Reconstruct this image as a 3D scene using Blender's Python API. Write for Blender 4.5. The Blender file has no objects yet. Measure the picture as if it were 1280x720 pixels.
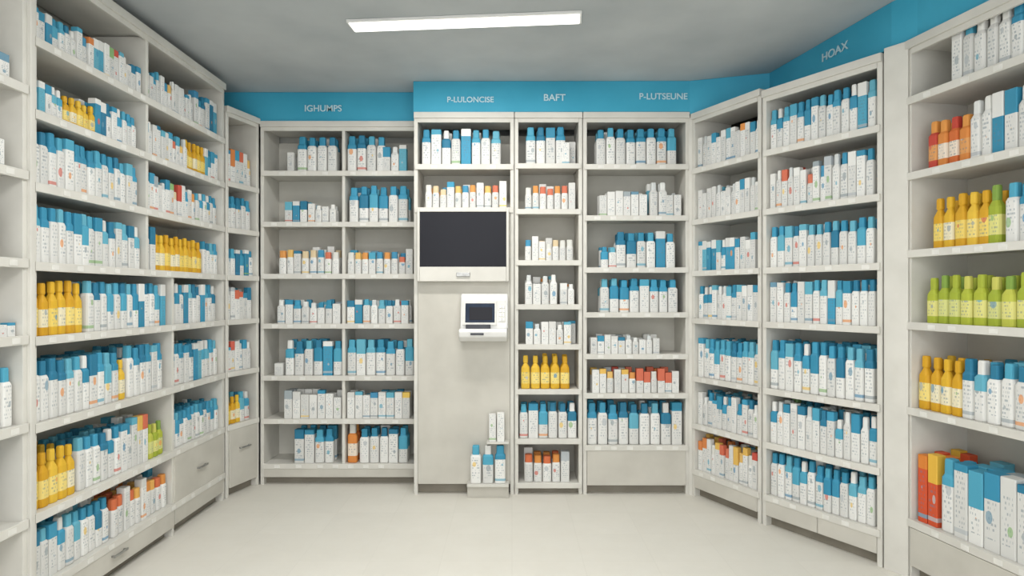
import bpy, math, random
from mathutils import Vector, Matrix
random.seed(11)
F=800.0; HY=368.0; CH=1.5
scene=bpy.context.scene

# ---------------------------------------------------------------- materials
def newmat(name):
    m=bpy.data.materials.new(name); m.use_nodes=True
    nt=m.node_tree; b=nt.nodes["Principled BSDF"]
    return m,nt,b
def lin(c):
    return tuple((x/255/12.92 if x/255<=0.04045 else ((x/255+0.055)/1.055)**2.4) for x in c)
def mottled(name,c1,c2,scale=3.0,rough=0.5,detail=6,bump=0.0,spec=0.5,metal=0):
    m,nt,b=newmat(name)
    tc=nt.nodes.new("ShaderNodeTexCoord")
    n=nt.nodes.new("ShaderNodeTexNoise"); n.inputs["Scale"].default_value=scale; n.inputs["Detail"].default_value=detail
    r=nt.nodes.new("ShaderNodeValToRGB")
    r.color_ramp.elements[0].position=0.35; r.color_ramp.elements[1].position=0.65
    r.color_ramp.elements[0].color=(*lin(c1),1); r.color_ramp.elements[1].color=(*lin(c2),1)
    nt.links.new(tc.outputs["Object"],n.inputs["Vector"])
    nt.links.new(n.outputs["Fac"],r.inputs["Fac"]); nt.links.new(r.outputs["Color"],b.inputs["Base Color"])
    b.inputs["Roughness"].default_value=rough; b.inputs["Specular IOR Level"].default_value=spec
    b.inputs["Metallic"].default_value=metal
    if bump:
        bp=nt.nodes.new("ShaderNodeBump"); bp.inputs["Strength"].default_value=bump; bp.inputs["Distance"].default_value=0.01
        nt.links.new(n.outputs["Fac"],bp.inputs["Height"]); nt.links.new(bp.outputs["Normal"],b.inputs["Normal"])
    return m
M_shelf=mottled("cream_laminate",(206,204,197),(216,214,207),5,0.5,spec=.3)
M_panel=mottled("cream_door_panel",(190,187,178),(201,198,189),4,0.5,spec=.3)
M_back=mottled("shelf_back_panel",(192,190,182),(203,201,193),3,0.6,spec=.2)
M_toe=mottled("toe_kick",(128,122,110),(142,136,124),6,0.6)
M_ceil=mottled("ceiling_plaster",(176,182,185),(192,197,199),1.6,0.9,8,0.1,0.2)
M_wall=mottled("wall_paint",(170,170,164),(180,180,174),2,0.8)
M_blue=mottled("blue_fascia",(58,160,192),(72,174,206),1.5,0.55,4,spec=.3)
M_metal=mottled("brushed_metal",(150,150,148),(175,175,172),30,0.3,4,metal=0.8)
M_screen=mottled("black_screen",(30,31,38),(34,35,42),2,0.45,2,spec=0.2)
M_lcd=mottled("lcd_panel",(40,50,66),(52,62,80),9,0.6,2,spec=.15)
M_white=mottled("white_plastic",(224,224,222),(230,230,228),6,0.4)
M_dark=mottled("dark_plastic",(44,48,56),(58,62,70),10,0.4)
M_tag=mottled("price_tag_card",(218,217,211),(228,227,222),20,0.6)
M_text=mottled("sign_lettering",(190,222,232),(202,230,238),10,0.5)

def floor_mat():
    m,nt,b=newmat("floor_tile")
    tc=nt.nodes.new("ShaderNodeTexCoord")
    br=nt.nodes.new("ShaderNodeTexBrick"); br.offset=0.0
    br.inputs["Scale"].default_value=1.0
    br.inputs["Brick Width"].default_value=0.4; br.inputs["Row Height"].default_value=0.4
    br.inputs["Mortar Size"].default_value=0.006; br.inputs["Mortar Smooth"].default_value=1.0
    br.inputs["Color1"].default_value=(*lin((227,224,215)),1); br.inputs["Color2"].default_value=(*lin((224,221,212)),1)
    br.inputs["Mortar"].default_value=(*lin((222,219,210)),1)
    n=nt.nodes.new("ShaderNodeTexNoise"); n.inputs["Scale"].default_value=5; n.inputs["Detail"].default_value=9; n.inputs["Roughness"].default_value=0.7
    mx=nt.nodes.new("ShaderNodeMix"); mx.data_type='RGBA'; mx.blend_type='MULTIPLY'; mx.inputs["Factor"].default_value=0.25
    r=nt.nodes.new("ShaderNodeValToRGB"); r.color_ramp.elements[0].position=0.3; r.color_ramp.elements[1].position=0.7
    r.color_ramp.elements[0].color=(0.82,0.81,0.78,1); r.color_ramp.elements[1].color=(1,1,1,1)
    nt.links.new(tc.outputs["Object"],br.inputs["Vector"]); nt.links.new(tc.outputs["Object"],n.inputs["Vector"])
    nt.links.new(n.outputs["Fac"],r.inputs["Fac"])
    nt.links.new(br.outputs["Color"],mx.inputs["A"]); nt.links.new(r.outputs["Color"],mx.inputs["B"])
    nt.links.new(mx.outputs["Result"],b.inputs["Base Color"])
    b.inputs["Roughness"].default_value=0.55; b.inputs["Specular IOR Level"].default_value=.3
    return m
M_floor=floor_mat()

def product_mat():
    m,nt,b=newmat("product_packaging")
    N=nt.nodes; L=nt.links
    def attr(n):
        a=N.new("ShaderNodeAttribute"); a.attribute_name=n; return a
    def math_(op,a,b_=None,c=None):
        x=N.new("ShaderNodeMath"); x.operation=op
        for i,v in enumerate((a,b_,c)):
            if v is None: continue
            if isinstance(v,(int,float)): x.inputs[i].default_value=v
            else: L.new(v,x.inputs[i])
        return x.outputs[0]
    col=attr("col"); acc=attr("acc"); lab=attr("lab"); loc=attr("loc")
    sp=N.new("ShaderNodeSeparateXYZ"); L.new(loc.outputs["Vector"],sp.inputs[0])
    x,y,r=sp.outputs[0],sp.outputs[1],sp.outputs[2]
    cy=math_('MULTIPLY_ADD',r,0.3,0.3)
    cx=math_('MULTIPLY_ADD',math_('FRACT',math_('MULTIPLY',r,7.3)),0.4,-0.2)
    dx=math_('SUBTRACT',x,cx); dy=math_('MULTIPLY',math_('SUBTRACT',y,cy),2.6)
    d=math_('SQRT',math_('ADD',math_('MULTIPLY',dx,dx),math_('MULTIPLY',dy,dy)))
    rad=math_('MULTIPLY_ADD',math_('FRACT',math_('MULTIPLY',r,13.7)),0.24,0.0)
    m1=math_('LESS_THAN',d,rad)
    ln=math_('LESS_THAN',math_('FRACT',math_('MULTIPLY',y,15)),0.5)
    nz=N.new("ShaderNodeTexNoise"); nz.inputs["Scale"].default_value=1.0; nz.inputs["Detail"].default_value=1
    cb=N.new("ShaderNodeCombineXYZ"); L.new(math_('MULTIPLY',x,9),cb.inputs[0])
    L.new(math_('FLOOR',math_('MULTIPLY',y,15)),cb.inputs[1]); L.new(math_('MULTIPLY',r,91),cb.inputs[2]); L.new(cb.outputs[0],nz.inputs["Vector"])
    tx=math_('MULTIPLY',ln,math_('GREATER_THAN',nz.outputs["Fac"],0.54))
    inx=math_('LESS_THAN',math_('ABSOLUTE',x),0.34)
    tx=math_('MULTIPLY',tx,inx)
    tx=math_('MULTIPLY',tx,math_('GREATER_THAN',y,0.15))
    st=math_('MULTIPLY',math_('LESS_THAN',math_('ABSOLUTE',math_('SUBTRACT',y,0.1)),0.03),math_('GREATER_THAN',math_('FRACT',math_('MULTIPLY',r,29.1)),0.7))
    m1=math_('MAXIMUM',m1,st)
    m1=math_('MULTIPLY',m1,lab.outputs["Fac"]); tx=math_('MULTIPLY',tx,lab.outputs["Fac"])
    mA=N.new("ShaderNodeMix"); mA.data_type='RGBA'; L.new(math_('MULTIPLY',tx,0.5),mA.inputs["Factor"])
    L.new(col.outputs["Color"],mA.inputs["A"]); mA.inputs["B"].default_value=(0.12,0.19,0.25,1)
    mB=N.new("ShaderNodeMix"); mB.data_type='RGBA'; L.new(math_('MULTIPLY',m1,0.75),mB.inputs["Factor"])
    L.new(mA.outputs["Result"],mB.inputs["A"]); L.new(acc.outputs["Color"],mB.inputs["B"])
    L.new(mB.outputs["Result"],b.inputs["Base Color"])
    b.inputs["Roughness"].default_value=0.55; b.inputs["Specular IOR Level"].default_value=.3
    return m
M_prod=product_mat()

# ---------------------------------------------------------------- box builder
class MB:
    def __init__(s): s.v=[];s.f=[];s.m=[];s.mats=[]
    def mi(s,m):
        if m not in s.mats: s.mats.append(m)
        return s.mats.index(m)
    def box(s,x0,x1,y0,y1,z0,z1,m):
        b=len(s.v)
        s.v+=[(x0,y0,z0),(x1,y0,z0),(x1,y1,z0),(x0,y1,z0),(x0,y0,z1),(x1,y0,z1),(x1,y1,z1),(x0,y1,z1)]
        s.f+=[tuple(b+i for i in q) for q in ((3,2,1,0),(4,5,6,7),(0,1,5,4),(1,2,6,5),(2,3,7,6),(3,0,4,7))]
        s.m+=[s.mi(m)]*6
    def prism(s,poly,x0,x1,m,axis='x'):
        b=len(s.v);n=len(poly)
        if axis=='x':
            s.v+=[(x0,p[0],p[1]) for p in poly]+[(x1,p[0],p[1]) for p in poly]
        else:
            s.v+=[(p[0],p[1],x0) for p in poly]+[(p[0],p[1],x1) for p in poly]
        s.f.append(tuple(range(b+n-1,b-1,-1))); s.f.append(tuple(range(b+n,b+2*n)))
        for i in range(n):
            j=(i+1)%n; s.f.append((b+i,b+j,b+n+j,b+n+i))
        s.m+=[s.mi(m)]*(n+2)
    def obj(s,name,bevel=0.003,seg=2,loc=(0,0,0),rot=0,parent=None):
        me=bpy.data.meshes.new(name); me.from_pydata(s.v,[],s.f)
        for m in s.mats: me.materials.append(m)
        me.polygons.foreach_set("material_index",s.m)
        import bmesh
        bm=bmesh.new(); bm.from_mesh(me); bmesh.ops.recalc_face_normals(bm,faces=bm.faces); bm.to_mesh(me); bm.free()
        o=bpy.data.objects.new(name,me); scene.collection.objects.link(o)
        o.location=loc; o.rotation_euler=(0,0,rot)
        if bevel:
            bv=o.modifiers.new("bevel",'BEVEL'); bv.width=bevel; bv.segments=seg; bv.limit_method='ANGLE'
        if parent: o.parent=parent
        return o

# ---------------------------------------------------------------- product templates
def ring(n,kind):
    pts=[]
    if kind=='box':
        c=0.44
        return [(-c,-.5),(c,-.5),(.5,-c),(.5,c),(c,.5),(-c,.5),(-.5,c),(-.5,-c)]
    e={'oval':0.62,'round':1.0,'sq':0.45}[kind]
    for i in range(n):
        a=2*math.pi*(i+0.5)/n
        c,s_=math.cos(a),math.sin(a)
        pts.append((0.5*math.copysign(abs(c)**e,c),0.5*math.copysign(abs(s_)**e,s_)))
    return pts
BLUES=[(56,138,170),(66,152,186),(46,120,152),(80,162,190),(58,142,176),(100,172,194)]
ACC=[(226,150,80),(230,194,96),(206,100,84),(90,166,190),(70,140,178),(150,160,165),(160,170,175),(140,180,120),(110,150,172),(180,186,190)]
def blue(): return lin(random.choice(BLUES))
def wht():
    k=random.choice([223,217,228,212]); return lin((k,k,k-3))
def pick(*c): return lin(random.choice(c))
def prod(kind):
    if kind=='B':
        v=random.random(); w=wht(); b=blue()
        if v<0.40:
            return 'sq',12,[(0,.9,.9,w,0),(.02,1,1,w,1),(.70,1,1,w,0),(.755,.8,.8,w,0),(.76,.66,.7,b,0),(.97,.64,.68,b,0),(1,.56,.6,b,0)]
        if v<0.75:
            return 'sq',12,[(0,.9,.9,w,0),(.02,1,1,w,1),(.64,1,1,b,0),(.74,.98,.98,b,0),(.79,.72,.76,b,0),(.97,.7,.74,b,0),(1,.6,.66,b,0)]
        if v<0.88:
            b2=blue()
            return 'sq',12,[(0,.9,.9,w,0),(.02,1,1,w,1),(.4,1,1,b2,0),(.74,1,1,b2,0),(.79,.66,.72,b,0),(.97,.64,.7,b,0),(1,.56,.62,b,0)]
        return 'sq',12,[(0,.9,.9,w,0),(.02,1,1,w,1),(.5,1,1,b,0),(.72,1,1,b,0),(.77,.6,.7,w,0),(.96,.58,.68,w,0),(1,.5,.6,w,0)]
    if kind in 'TQ':
        w=wht(); b=blue(); t=random.choice([.72,.8,.86,.6])
        if kind=='Q': t=random.choice([.5,.84,.9,.66])
        if random.random()<(.3 if kind=='T' else .22): w,b=b,w
        return 'box',8,[(0,1,1,w,1),(t,1,1,b,0),(.995,1,1,b,0),(1,.96,.96,b,0)]
    if kind=='W':
        w=wht(); b=random.choice([wht(),wht(),pick(*ACC),blue()])
        t=random.choice([.8,.88,.7])
        return 'box',8,[(0,1,1,w,1),(t,1,1,b,0),(.99,1,1,b,0),(1,.96,.96,b,0)]
    if kind=='V':
        w=wht(); c=pick((224,226,224),(206,210,210),(230,230,226))
        return 'sq',12,[(0,.9,.9,w,0),(.02,1,1,w,1),(.7,1,1,w,0),(.78,.62,.66,c,0),(.97,.6,.64,c,0),(1,.5,.55,c,0)]
    if kind=='J':
        w=wht(); c=pick((216,150,84),(224,184,110),(206,116,90),(216,196,160),(70,144,180),(216,216,210),(216,216,210))
        return 'oval',12,[(0,.92,.92,w,0),(.03,1,1,w,1),(.62,1,1,w,0),(.7,.85,.85,c,0),(.97,.84,.84,c,0),(1,.76,.76,c,0)]
    if kind=='O':
        w=wht(); c=pick((212,140,70),(206,110,70),(222,170,90))
        return 'oval',12,[(0,.92,.92,w,0),(.03,1,1,w,1),(.66,1,1,w,0),(.72,.85,.85,c,0),(.97,.84,.84,c,0),(1,.76,.76,c,0)]
    if kind=='Y':
        c=pick((218,174,50),(226,186,64),(210,160,40)); l=pick((232,206,110),(230,222,192),(236,214,130))
        return 'oval',12,[(0,.9,.9,c,0),(.02,1,1,c,0),(.16,1,1,l,1),(.5,1,1,c,0),(.64,.95,.95,c,0),(.74,.5,.6,c,0),(.77,.38,.5,c,0),(.8,.56,.62,c,0),(.97,.54,.6,c,0),(1,.44,.5,c,0)]
    if kind=='G':
        c=pick((172,182,62),(158,172,58),(188,192,80)); l=pick((206,208,136),(218,214,134)); k=pick((164,176,62),(128,158,72),(198,196,98))
        return 'oval',12,[(0,.9,.9,c,0),(.02,1,1,c,0),(.16,1,1,l,1),(.5,1,1,c,0),(.64,.95,.95,c,0),(.74,.5,.6,k,0),(.8,.54,.6,k,0),(.97,.52,.58,k,0),(1,.44,.5,k,0)]
    if kind=='R':
        c=pick((192,72,58),(206,108,56),(184,62,60),(214,134,66)); k=pick((192,72,58),(220,150,76),(208,208,202)); l=pick((230,216,200),(218,156,96))
        return 'sq',12,[(0,.9,.9,c,0),(.02,1,1,c,0),(.18,1,1,l,1),(.5,1,1,c,0),(.7,1,1,c,0),(.76,.64,.68,k,0),(.97,.62,.66,k,0),(1,.52,.58,k,0)]
    if kind=='K':
        c=pick((206,84,50),(216,130,56),(226,180,70)); w=pick((206,84,50),(226,160,60),(228,224,214)); t=random.choice([.3,.6,.8])
        return 'box',8,[(0,1,1,w,1),(t,1,1,c,0),(.99,1,1,c,0),(1,.96,.96,c,0)]
    if kind=='P':
        c=pick((196,84,70),(212,132,76),(222,180,92),(208,110,84)); w=wht(); t=random.choice([.5,.7,.8])
        return 'box',8,[(0,1,1,w,1),(t,1,1,c,0),(.99,1,1,c,0),(1,.96,.96,c,0)]
    if kind=='X':
        w=wht(); return 'box',8,[(0,1,1,w,1),(.97,1,1,w,0),(1,.96,.96,w,0)]
MIX={'b':'BBBBBT','t':'TTTTBB','w':'WWWVWX','j':'JJJJWJ','m':'WJTWPBWVT','y':'Y','g':'G','r':'R','p':'PPWJPW','v':'VVVVT','o':'OOW','bw':'BTBWVT','x':'XXW','k':'K','vb':'VVBWTB','mp':'WPVWJW','q':'QXQWQB'}
NAMES={'b':'blue_cap_bottles','t':'blue_top_cartons','w':'white_medicine_cartons','j':'capped_jars','m':'mixed_medicine_packs','y':'yellow_bottles','g':'green_bottles','r':'red_bottles','p':'red_orange_cartons','v':'white_lotion_bottles','o':'orange_cap_jars','bw':'blue_white_bottles','x':'white_boxes','k':'red_orange_cartons','vb':'blue_white_bottles','mp':'mixed_medicine_packs','q':'large_blue_white_cartons'}
WID={'b':.066,'t':.06,'w':.06,'j':.055,'m':.056,'y':.07,'g':.074,'r':.066,'p':.056,'v':.062,'o':.066,'bw':.062,'x':.09,'k':.055,'vb':.062,'mp':.056,'q':.075}

class PB:
    def __init__(s): s.v=[];s.f=[];s.loc=[];s.col=[];s.acc=[];s.lab=[]
    def add(s,kind,x,y,z,w,d,h,rot):
        rk,n,rings=prod(kind)
        if kind in('Y','G') : d=w*.8
        base=ring(n,rk); n=len(base)
        r=random.random(); a=(*lin(random.choice(ACC)),1)
        c,sn=math.cos(rot),math.sin(rot)
        b=len(s.v)
        for (t,sx,sy,_,_) in rings:
            for (px,py) in base:
                lx=px*sx*w; ly=py*sy*d
                s.v.append((x+lx*c-ly*sn,y+lx*sn+ly*c,z+t*h)); s.loc+=[px*sx,t,r]
        for k in range(len(rings)-1):
            colr=(*rings[k][3],1); lb=float(rings[k][4])
            for i in range(n):
                j=(i+1)%n
                s.f.append((b+k*n+i,b+k*n+j,b+(k+1)*n+j,b+(k+1)*n+i)); s.col+=colr; s.acc+=a; s.lab.append(lb)
        colr=(*rings[-1][3],1)
        s.f.append(tuple(b+(len(rings)-1)*n+i for i in range(n))); s.col+=colr; s.acc+=a; s.lab.append(0.)
        colr=(*rings[0][3],1)
        s.f.append(tuple(b+i for i in reversed(range(n)))); s.col+=colr; s.acc+=a; s.lab.append(0.)
    def obj(s,name,loc,rot):
        if not s.v: return
        me=bpy.data.meshes.new(name); me.from_pydata(s.v,[],s.f)
        me.materials.append(M_prod)
        me.attributes.new("loc",'FLOAT_VECTOR','POINT').data.foreach_set("vector",s.loc)
        me.attributes.new("col",'FLOAT_COLOR','FACE').data.foreach_set("color",s.col)
        me.attributes.new("acc",'FLOAT_COLOR','FACE').data.foreach_set("color",s.acc)
        me.attributes.new("lab",'FLOAT','FACE').data.foreach_set("value",s.lab)
        o=bpy.data.objects.new(name,me); scene.collection.objects.link(o); o.location=loc; o.rotation_euler=(0,0,rot)
        return o

# ---------------------------------------------------------------- shelving unit
class Unit:
    def __init__(s,name,p0,p1,ztop,zs,depth=.34,divs=(),panel=None,topth=.05,tags=True,drawers=(),ws=1.0):
        s.p0=Vector(p0); s.p1=Vector(p1); dv=s.p1-s.p0; s.L=dv.length; s.d=dv/s.L
        s.rot=math.atan2(dv.y,dv.x); s.depth=depth; s.zs=zs; s.divs=divs; s.ztop=ztop; s.ws=ws
        m=MB(); L=s.L; st=.028
        m.box(0,st,0,depth,0,ztop,M_shelf)
        m.box(L-st,L,0,depth,0,ztop,M_shelf)
        m.box(st,L-st,depth-.012,depth,.0,ztop-topth,M_back)
        m.box(0,L,-.015,depth,ztop,ztop+topth*.9,M_shelf)
        m.box(st,L-st,-.004,.012,ztop-.03,ztop,M_shelf)
        zb=min(zs)
        for z in zs:
            m.box(st+.001,L-st-.001,.004,depth-.013,z-.022,z,M_shelf)
            m.box(st*.3,L-st*.3,-.012,.004,z-.036,z+.004,M_shelf)
            if tags:
                u=.08+random.random()*.1
                while u<L-.1:
                    m.box(u,u+.045,-.0145,-.012,z-.030,z-.004,M_tag); u+=random.choice([.12,.17,.22])
        for (u,z0,z1) in divs:
            m.box(u-.012,u+.012,.003,depth-.013,z0,z1,M_shelf)
        if zb>.1:
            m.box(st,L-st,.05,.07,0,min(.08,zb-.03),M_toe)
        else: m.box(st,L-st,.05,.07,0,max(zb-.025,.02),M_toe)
        for (u0,u1,z0,z1,h) in drawers:
            m.box(u0,u1,-.008,.012,z0,z1,M_panel)
            if h:
                uc=(u0+u1)/2; zc=z1-(z1-z0)*.35
                m.box(uc-.06,uc+.06,-.03,-.022,zc-.006,zc+.006,M_metal)
                m.box(uc-.056,uc-.046,-.024,-.006,zc-.005,zc+.005,M_metal); m.box(uc+.046,uc+.056,-.024,-.006,zc-.005,zc+.005,M_metal)
        if panel:
            for (u0,u1,z0,z1) in panel: m.box(u0,u1,-.006,.016,z0,z1,M_panel)
        s.o=m.obj(name,.003,1,(s.p0.x,s.p0.y,0),s.rot)
    def u(s,px,v=0.03):
        n=Vector((-s.d.y,s.d.x)); q=s.p0+n*v; k=(px-640)/F
        return (k*q.y-q.x)/(s.d.x-k*s.d.y)
    def row(s,i,segs,rows=3,gap=.002,z=None):
        z=s.zs[i] if z is None else z
        for seg in segs:
            a,b,kind,h=seg[:4]
            u0,u1=max(s.u(a),.034),min(s.u(b),s.L-.034)
            if b>=1280: u1=s.L-.04
            if a<=0: u0=.04
            w0=WID[kind]*(h/.24)**.4*s.ws
            nr=rows if len(seg)<5 else seg[4]
            P=PB(); pitch=min(.085 if s.ws<.9 else .1,(s.depth-.05)/max(nr,1))
            for r in range(nr):
                u=u0
                while u<u1-.6*w0:
                    w=w0*random.uniform(.94,1.05); cx=u+w/2
                    if cx+w/2>s.L-.03: break
                    bad=False
                    for (du,z0,z1) in s.divs:
                        if z0<z+.05<z1 and abs(cx-du)<w/2+.016: bad=du
                    if bad:
                        u=bad+.02; continue
                    if r==0 or random.random()<.95:
                        d=min(w*.9,pitch*.8)
                        k=random.choice(MIX[kind])
                        hh=h*random.uniform(.96,1.03)*(1 if k not in 'XJO' else .87)
                        if kind in('m','p','w','bw','j','mp') and random.random()<.25: hh*=random.uniform(.8,.97)
                        P.add(k,cx,.022+d/2+r*pitch+random.uniform(0,.006),z+.001,w*.95,d,hh,random.uniform(-.035,.035))
                    u+=w+gap*random.random()
            P.obj(NAMES[kind],(s.p0.x,s.p0.y,0),s.rot)

# ---------------------------------------------------------------- room shell
def slab(name,x0,x1,y0,y1,z0,z1,m):
    b=MB(); b.box(x0,x1,y0,y1,z0,z1,m); return b.obj(name,0)
CZ=3.1
slab("floor",-2.56,2.85,-2.0,5.5,-.1,0,M_floor)
slab("ceiling",-2.56,2.85,-2.0,5.5,CZ,CZ+.1,M_ceil)
slab("wall_back",-2.56,2.85,5.42,5.5,0,CZ,M_wall)
slab("wall_left",-2.56,-2.46,-2.0,5.42,0,CZ,M_wall)
slab("wall_right",2.75,2.85,-2.0,5.42,0,CZ,M_wall)

# ---------------------------------------------------------------- units
zL=[.2,.53,.925,1.31,1.64,1.99,2.31,2.63]
L=Unit("wall_shelving_unit",(-2.1,2.8),(-2.1,4.67),2.99,zL,divs=((.89,1.645,2.98),(1.17,.0,1.61)),
       drawers=((.03,1.165,.06,.165,1),(1.175,1.84,.07,.495,1)),ws=.82)
N_=Unit("wall_shelving_unit",(-2.1,1.8),(-2.1,2.775),2.99,[.14,.525,.94,1.32,1.65,2.03,2.40],ws=.82)
L3=Unit("wall_shelving_unit",(-2.095,4.69),(-1.995,5.045),2.84,[.53,.925,1.31,1.64,1.99,2.33],
        drawers=((.03,.34,.07,.495,1),),tags=False,ws=.8)
zA=[.162,.515,.856,1.266,1.658,2.068,2.47]
A=Unit("wall_shelving_unit",(-1.985,5.05),(-.74,5.05),2.82,zA,divs=((.655,.13,2.8),),drawers=((.03,1.215,.06,.13,0),),ws=1.1)
B=Unit("wall_shelving_unit",(-.735,4.8),(.015,4.8),2.82,[2.148,2.472],panel=((.03,.72,.08,2.12),),ws=1.08)
C=Unit("wall_shelving_unit",(.02,4.8),(.528,4.8),2.82,[.084,.414,.786,1.122,1.422,1.752,2.136,2.478],tags=False,ws=1.06)
D=Unit("wall_shelving_unit",(.533,4.8),(1.33,4.8),2.82,[.366,.756,1.05,1.362,1.698,2.088,2.472],drawers=((.03,.767,.07,.33,0),),ws=1.08)
zE=[.2,.54,.89,1.32,1.67,2.05,2.43]
E=Unit("wall_shelving_unit",(1.345,4.78),(1.628,4.185),2.80,zE,depth=.36,drawers=((.03,.63,.07,.165,0),),ws=.76)
Fu=Unit("wall_shelving_unit",(1.635,4.175),(2.03,3.51),2.78,zE,depth=.36,drawers=((.03,.39,.07,.165,0),(.395,.745,.07,.165,0)),ws=.76)
G=Unit("wall_shelving_unit",(2.105,3.41),(2.35,2.11),2.80,[.31,.90,1.35,1.73,2.14,2.54],depth=.36,drawers=((.03,.66,.07,.27,0),(.665,1.295,.07,.27,0)),ws=.92)
m=MB(); m.prism([(2.033,3.50),(2.10,3.39),(2.116,3.425),(2.06,3.515)],0,2.845,M_shelf,'z'); m.obj("trim_1",.002,1)
m=MB(); m.box(-2.13,-2.085,2.774,2.80,0,2.99,M_shelf); m.obj("trim_2",.002,1)
m=MB(); m.prism([(1.325,4.79),(1.345,4.775),(1.36,4.82),(1.335,4.83)],0,2.82,M_shelf,'z'); m.obj("trim_3",0)

# fascia band
def fascia(name,pts,z0,z1,th=.05):
    m=MB()
    for a,b in zip(pts[:-1],pts[1:]):
        a=Vector(a);b=Vector(b);d=(b-a).normalized();n=Vector((-d.y,d.x))*th
        m.prism([tuple(a),tuple(b),tuple(b+n),tuple(a+n)],z0,z1,M_blue,'z')
    return m.obj(name,0)
fascia("trim_4",[(-2.42,5.06),(-.745,5.06)],2.868,CZ-.002)
fascia("trim_5",[(-.735,4.8),(1.33,4.79)],2.868,CZ-.002)
fascia("trim_7",[(1.33,4.79),(1.86,4.62),(2.075,3.5),(2.13,3.36),(2.41,2.0)],2.85,CZ-.002)
m=MB(); m.box(-.74,-.735,4.8,5.10,2.868,CZ-.002,M_blue); m.obj("trim_6",0)

# sign lettering
def sign(txt,px,py,Y,pxw,rot=0):
    cu=bpy.data.curves.new("sign_text",'FONT'); cu.body=txt; cu.align_x='CENTER'; cu.align_y='CENTER'; cu.size=.07; cu.extrude=.002; cu.offset=.0008
    cu.materials.append(M_text)
    o=bpy.data.objects.new("sign_lettering",cu); scene.collection.objects.link(o)
    o.location=((px-640)*Y/F,Y-.004,CH-(py-HY)*Y/F); o.rotation_euler=(math.pi/2,0,rot)
    bpy.context.view_layer.update()
    s=(pxw*Y/F)/max(o.dimensions.x,.01); o.scale=(s,min(s,1.0),1)
    return o
sign("IGHUMPS",404,136,5.055,46)
sign("P-LULONCISE",588,125,4.795,58)
sign("BAFT",693,122.5,4.79,27)
sign("P-LUTSEUNE",829,121,4.79,60)
o=sign("HOAX",1044,64,4.0,34,rot=math.atan2(-1.12,.215))
a=Vector((1.86,4.62)); b=Vector((2.075,3.5)); k=(1044-640)/F
t=(k*a.y-a.x)/((b.x-a.x)-k*(b.y-a.y)); p=a.lerp(b,t); dn=(b-a).normalized(); nn=Vector((dn.y,-dn.x))
p=p+nn*.006
o.location=(p.x,p.y,CH-(65-HY)*p.y/F); o.scale=(1.15,1.0,1)

# ---------------------------------------------------------------- product rows
L.row(7,[(36,88,'t',.15),(88,158,'m',.18),(158,190,'w',.16),(190,243,'m',.2),(243,282,'bw',.24)])
L.row(6,[(36,80,'t',.15),(80,118,'y',.14),(118,185,'t',.19),(185,232,'mp',.2),(232,256,'y',.2),(256,282,'t',.2)])
L.row(5,[(36,100,'b',.25),(100,150,'b',.24),(150,192,'b',.23),(192,245,'m',.21),(245,282,'b',.2)])
L.row(4,[(36,110,'b',.26),(110,195,'b',.25),(195,254,'y',.22),(254,282,'b',.22)])
L.row(3,[(36,108,'y',.25),(108,270,'b',.25),(270,282,'t',.2)])
L.row(2,[(36,150,'b',.27),(150,160,'y',.22),(160,205,'b',.28),(212,282,'b',.25)])
L.row(1,[(36,98,'y',.25),(98,165,'b',.25),(165,186,'m',.27),(186,210,'g',.2),(212,282,'b',.22)])
L.row(0,[(36,140,'b',.24),(140,214,'o',.23)])
N_.row(6,[(-60,29,'x',.11)],2); N_.row(5,[(-60,20,'x',.14)],2); N_.row(2,[(-60,31,'b',.25)],2); N_.row(3,[(-60,31,'x',.06)],2)
N_.row(1,[(-200,-20,'b',.24)],2); N_.row(4,[(-200,-10,'m',.2)],2)
L3.row(5,[(283,322,'p',.25)],2);L3.row(4,[(283,322,'b',.24)],2);L3.row(3,[(283,322,'b',.2)],2);L3.row(2,[(283,322,'m',.24)],2);L3.row(1,[(283,322,'mp',.22)],2);L3.row(0,[(283,300,'y',.2),(300,322,'b',.22)],2)
A.row(6,[(359,371,'w',.16),(371,425,'b',.28),(432,478,'b',.29),(478,515,'bw',.21)],2)
A.row(5,[(356,385,'t',.17),(385,426,'w',.15),(436,515,'b',.29)],2)
A.row(4,[(348,426,'j',.23),(432,515,'j',.2)],2)
A.row(3,[(346,426,'bw',.19),(432,515,'bw',.19)],2)
A.row(2,[(343,356,'x',.1,1),(356,426,'b',.28),(432,515,'b',.28)],2)
A.row(1,[(355,426,'w',.22),(432,515,'w',.21)],2)
A.row(0,[(368,425,'b',.27),(430,447,'r',.3),(449,515,'b',.27)],2)
B.row(1,[(527,642,'b',.27)],2); B.row(0,[(531,642,'j',.2)],2)
C.row(7,[(657,702,'b',.28),(702,722,'w',.2)],2)
C.row(6,[(656,722,'j',.21)],2);C.row(5,[(656,722,'j',.18)],2);C.row(4,[(656,700,'w',.22),(700,722,'w',.16)],2)
C.row(3,[(657,722,'w',.17)],2);C.row(2,[(651,722,'y',.25)],2);C.row(1,[(648,722,'b',.26)],2);C.row(0,[(655,722,'o',.23)],2)
D.row(6,[(745,865,'b',.28)],2)
D.row(5,[(749,812,'w',.19),(812,832,'v',.26),(832,865,'w',.19)],2)
D.row(4,[(751,770,'b',.16),(770,862,'b',.27)],2);D.row(3,[(750,852,'b',.25)],2);D.row(2,[(738,825,'w',.14)],2)
D.row(1,[(740,846,'p',.18)],2);D.row(0,[(734,848,'b',.31)],2)
E.row(6,[(872,958,'w',.23)]);E.row(5,[(872,958,'w',.23)]);E.row(4,[(868,925,'t',.22),(925,958,'w',.25)]);E.row(3,[(865,955,'vb',.24)])
E.row(2,[(860,952,'b',.28)],4);E.row(1,[(858,950,'bw',.24)],4);E.row(0,[(855,948,'p',.25)],4)
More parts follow.
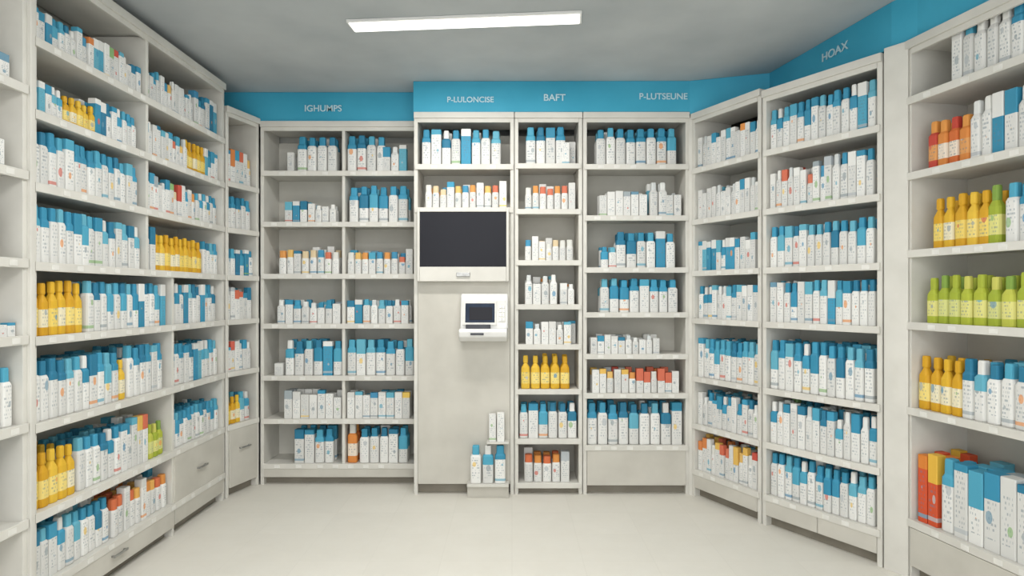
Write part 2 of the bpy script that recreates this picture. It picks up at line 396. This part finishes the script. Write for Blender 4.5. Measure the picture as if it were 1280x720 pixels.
Fu.row(6,[(960,1040,'vb',.26),(1040,1110,'b',.27)]);Fu.row(5,[(960,1030,'mp',.25),(1030,1110,'vb',.27)])
Fu.row(4,[(960,1110,'b',.26)]);Fu.row(3,[(955,1110,'vb',.26)]);Fu.row(2,[(950,1110,'b',.31)],4);Fu.row(1,[(950,1110,'bw',.27)],4);Fu.row(0,[(950,1110,'b',.27)],4)
G.row(5,[(1190,1290,'vb',.27)]);
G.row(4,[(1160,1212,'r',.24),(1212,1290,'v',.28)])
G.row(3,[(1164,1232,'y',.26),(1232,1256,'g',.27),(1256,1290,'b',.27)])
G.row(2,[(1157,1290,'g',.24)])
G.row(1,[(1146,1202,'y',.27),(1202,1290,'b',.28)],4)
G.row(0,[(1148,1176,'k',.36),(1176,1290,'q',.36)],3)

# ---------------------------------------------------------------- monitor
X=lambda px:(px-640)*.006
Z=lambda py:1.5-(py-368)*.006
e=bpy.data.objects.new("wall_monitor",None); scene.collection.objects.link(e)
m=MB()
x0,x1,z0,z1=X(522)+.005,X(636),Z(352),Z(262)
yb=4.79; yf=4.735
m.box(x0,x1,yf+.015,yb,z0,z1,M_shelf)
sx0,sx1,sz0,sz1=X(526),X(633),Z(334),Z(266)
m.box(x0,sx0,yf,yf+.02,z0,z1,M_shelf); m.box(sx1,x1,yf,yf+.02,z0,z1,M_shelf)
m.box(sx0,sx1,yf,yf+.02,sz1,z1,M_shelf); m.box(sx0,sx1,yf-.006,yf+.02,z0,sz0,M_shelf)
m.obj("casing",.004,2,parent=e)
m=MB(); m.box(sx0,sx1,yf+.008,yf+.018,sz0,sz1,M_screen); m.obj("screen",0,parent=e)
m=MB(); xc=X(580); m.box(xc-.05,xc+.05,yf-.02,yf-.005,Z(346),Z(341),M_metal); m.obj("handle",.002,2,parent=e)

# payment terminal
e=bpy.data.objects.new("payment_terminal",None); scene.collection.objects.link(e)
x0,x1=X(577),X(635)
zt=Z(367)
Yp=4.794
m=MB()
m.prism([(Yp,zt),(Yp-.05,zt),(Yp-.075,zt-.02),(Yp-.12,zt-.22),(Yp-.12,zt-.26),(Yp,zt-.26)],x0,x1,M_white)
m.obj("body",.012,3,parent=e)
m=MB()
m.prism([(Yp,zt-.255),(Yp-.16,zt-.255),(Yp-.175,zt-.275),(Yp-.165,zt-.315),(Yp-.1,zt-.35),(Yp,zt-.355)],x0-.008,x1-.005,M_white)
m.obj("tray",.01,3,parent=e)
sl=math.atan2(.045,.20)
def slope_box(name,xa,xb,za,zb_,lift,th,mat,bev=.003):
    zc=(za+zb_)/2; yc=Yp-.075-(zt-.02-zc)*(.045/.20)
    b=MB(); b.box(-(xb-xa)/2,(xb-xa)/2,-th-lift,-lift,-(zb_-za)/2,(zb_-za)/2,mat)
    o=b.obj(name,bev,2,((xa+xb)/2,yc,zc),0,e); o.rotation_euler=(-sl,0,0); return o
slope_box("display_frame",X(580),X(621.5),Z(406),Z(375),-.004,.016,M_tag,.004)
slope_box("display",X(583),X(619),Z(403),Z(379),.008,.006,M_lcd)
slope_box("display_window",X(588),X(616),Z(400),Z(384),.013,.003,M_screen,.001)
slope_box("keypad_plate",X(623),X(632),Z(402),Z(375),-.003,.01,M_tag,.003)
for i in range(4):
    for j in range(2):
        slope_box("key_%d"%(i*2+j),X(624.2+j*3.6),X(627.2+j*3.6),Z(382+i*5+3.4),Z(382+i*5),.004,.006,M_metal,.001)
m=MB(); m.box(X(584),X(614),Yp-.155,Yp-.1,zt-.256,zt-.225,M_dark); m.obj("receipt_slot",.003,2,parent=e)
m=MB(); m.box(X(590),X(606),Yp-.182,Yp-.165,zt-.30,zt-.285,M_dark); m.obj("card_slot",.002,2,parent=e)

m=MB(); m.box(X(585),X(641)-.03,4.685,4.792,Z(600)-.02,Z(600),M_shelf); m.box(X(585),X(641)-.03,4.72,4.792,0,Z(600)-.02,M_panel); m.obj("display_ledge",.002,1)
m=MB(); m.box(X(609),X(641)-.03,4.70,4.792,Z(549)-.015,Z(549),M_shelf); m.obj("display_ledge",.002,1)
P=PB()
for i in range(3): P.add('B',X(595.5+i*15),4.735,Z(600)+.001,.08,.06,.275,0)
P.obj("blue_cap_bottles",(0,0,0),0)
P=PB()
P.add('X',X(616),4.745,Z(549)+.001,.052,.06,.2,0); P.add('X',X(626),4.745,Z(549)+.001,.055,.06,.21,.03)
P.obj("white_medicine_cartons",(0,0,0),0)

# ---------------------------------------------------------------- lights
def emis(name,c,s):
    m,nt,b=newmat(name); b.inputs["Base Color"].default_value=(1,1,1,1)
    b.inputs["Emission Strength"].default_value=s
    n=nt.nodes.new("ShaderNodeTexNoise"); n.inputs["Scale"].default_value=2
    r=nt.nodes.new("ShaderNodeValToRGB"); r.color_ramp.elements[0].color=(c[0]*.97,c[1]*.97,c[2]*.97,1); r.color_ramp.elements[1].color=(*c,1)
    nt.links.new(n.outputs["Fac"],r.inputs["Fac"]); nt.links.new(r.outputs["Color"],b.inputs["Emission Color"])
    return m
M_em=emis("light_diffuser",(1,.97,.90),1.6)
def fixture(cx,cy,ln,wd,rot,power):
    e=bpy.data.objects.new("ceiling_or_fill_light",None); scene.collection.objects.link(e); e.location=(cx,cy,CZ); e.rotation_euler=(0,0,rot)  # shared by the visible ceiling strip and the added fill fixtures
    m=MB(); m.box(-ln/2-.012,ln/2+.012,-wd/2-.012,wd/2+.012,-.018,-.001,M_white); m.obj("housing",.003,2,parent=e)
    m=MB(); m.box(-ln/2,ln/2,-wd/2,wd/2,-.024,-.0185,M_em); m.obj("diffuser",.002,1,parent=e)
    ld=bpy.data.lights.new("tube_glow",'AREA'); ld.shape='RECTANGLE'; ld.size=ln; ld.size_y=wd; ld.energy=power; ld.color=(1,.975,.935)
    o=bpy.data.objects.new("lamp",ld); scene.collection.objects.link(o); o.parent=e; o.location=(0,0,-.03)
fixture(-.28,3.73,1.34,.12,math.radians(-5),34)
fixture(-.28,1.7,1.34,.12,math.radians(-3),38)  # added fill fixture above the frame, unseen, brightens the room
fixture(-.28,-.3,1.34,.12,0,38)  # another added fill fixture, behind the camera and out of view
w=bpy.data.worlds.new("world"); scene.world=w; w.use_nodes=True
w.node_tree.nodes["Background"].inputs[0].default_value=(.975,.985,.985,1); w.node_tree.nodes["Background"].inputs[1].default_value=2.7

cam=bpy.data.cameras.new("camera"); co=bpy.data.objects.new("camera",cam); scene.collection.objects.link(co)
co.location=(0,0,CH); co.rotation_euler=(math.pi/2,0,0); cam.sensor_width=36; cam.lens=36*F/1280; cam.shift_y=(HY-360)/1280; cam.clip_start=.05
scene.camera=co
scene.view_settings.view_transform='Standard'
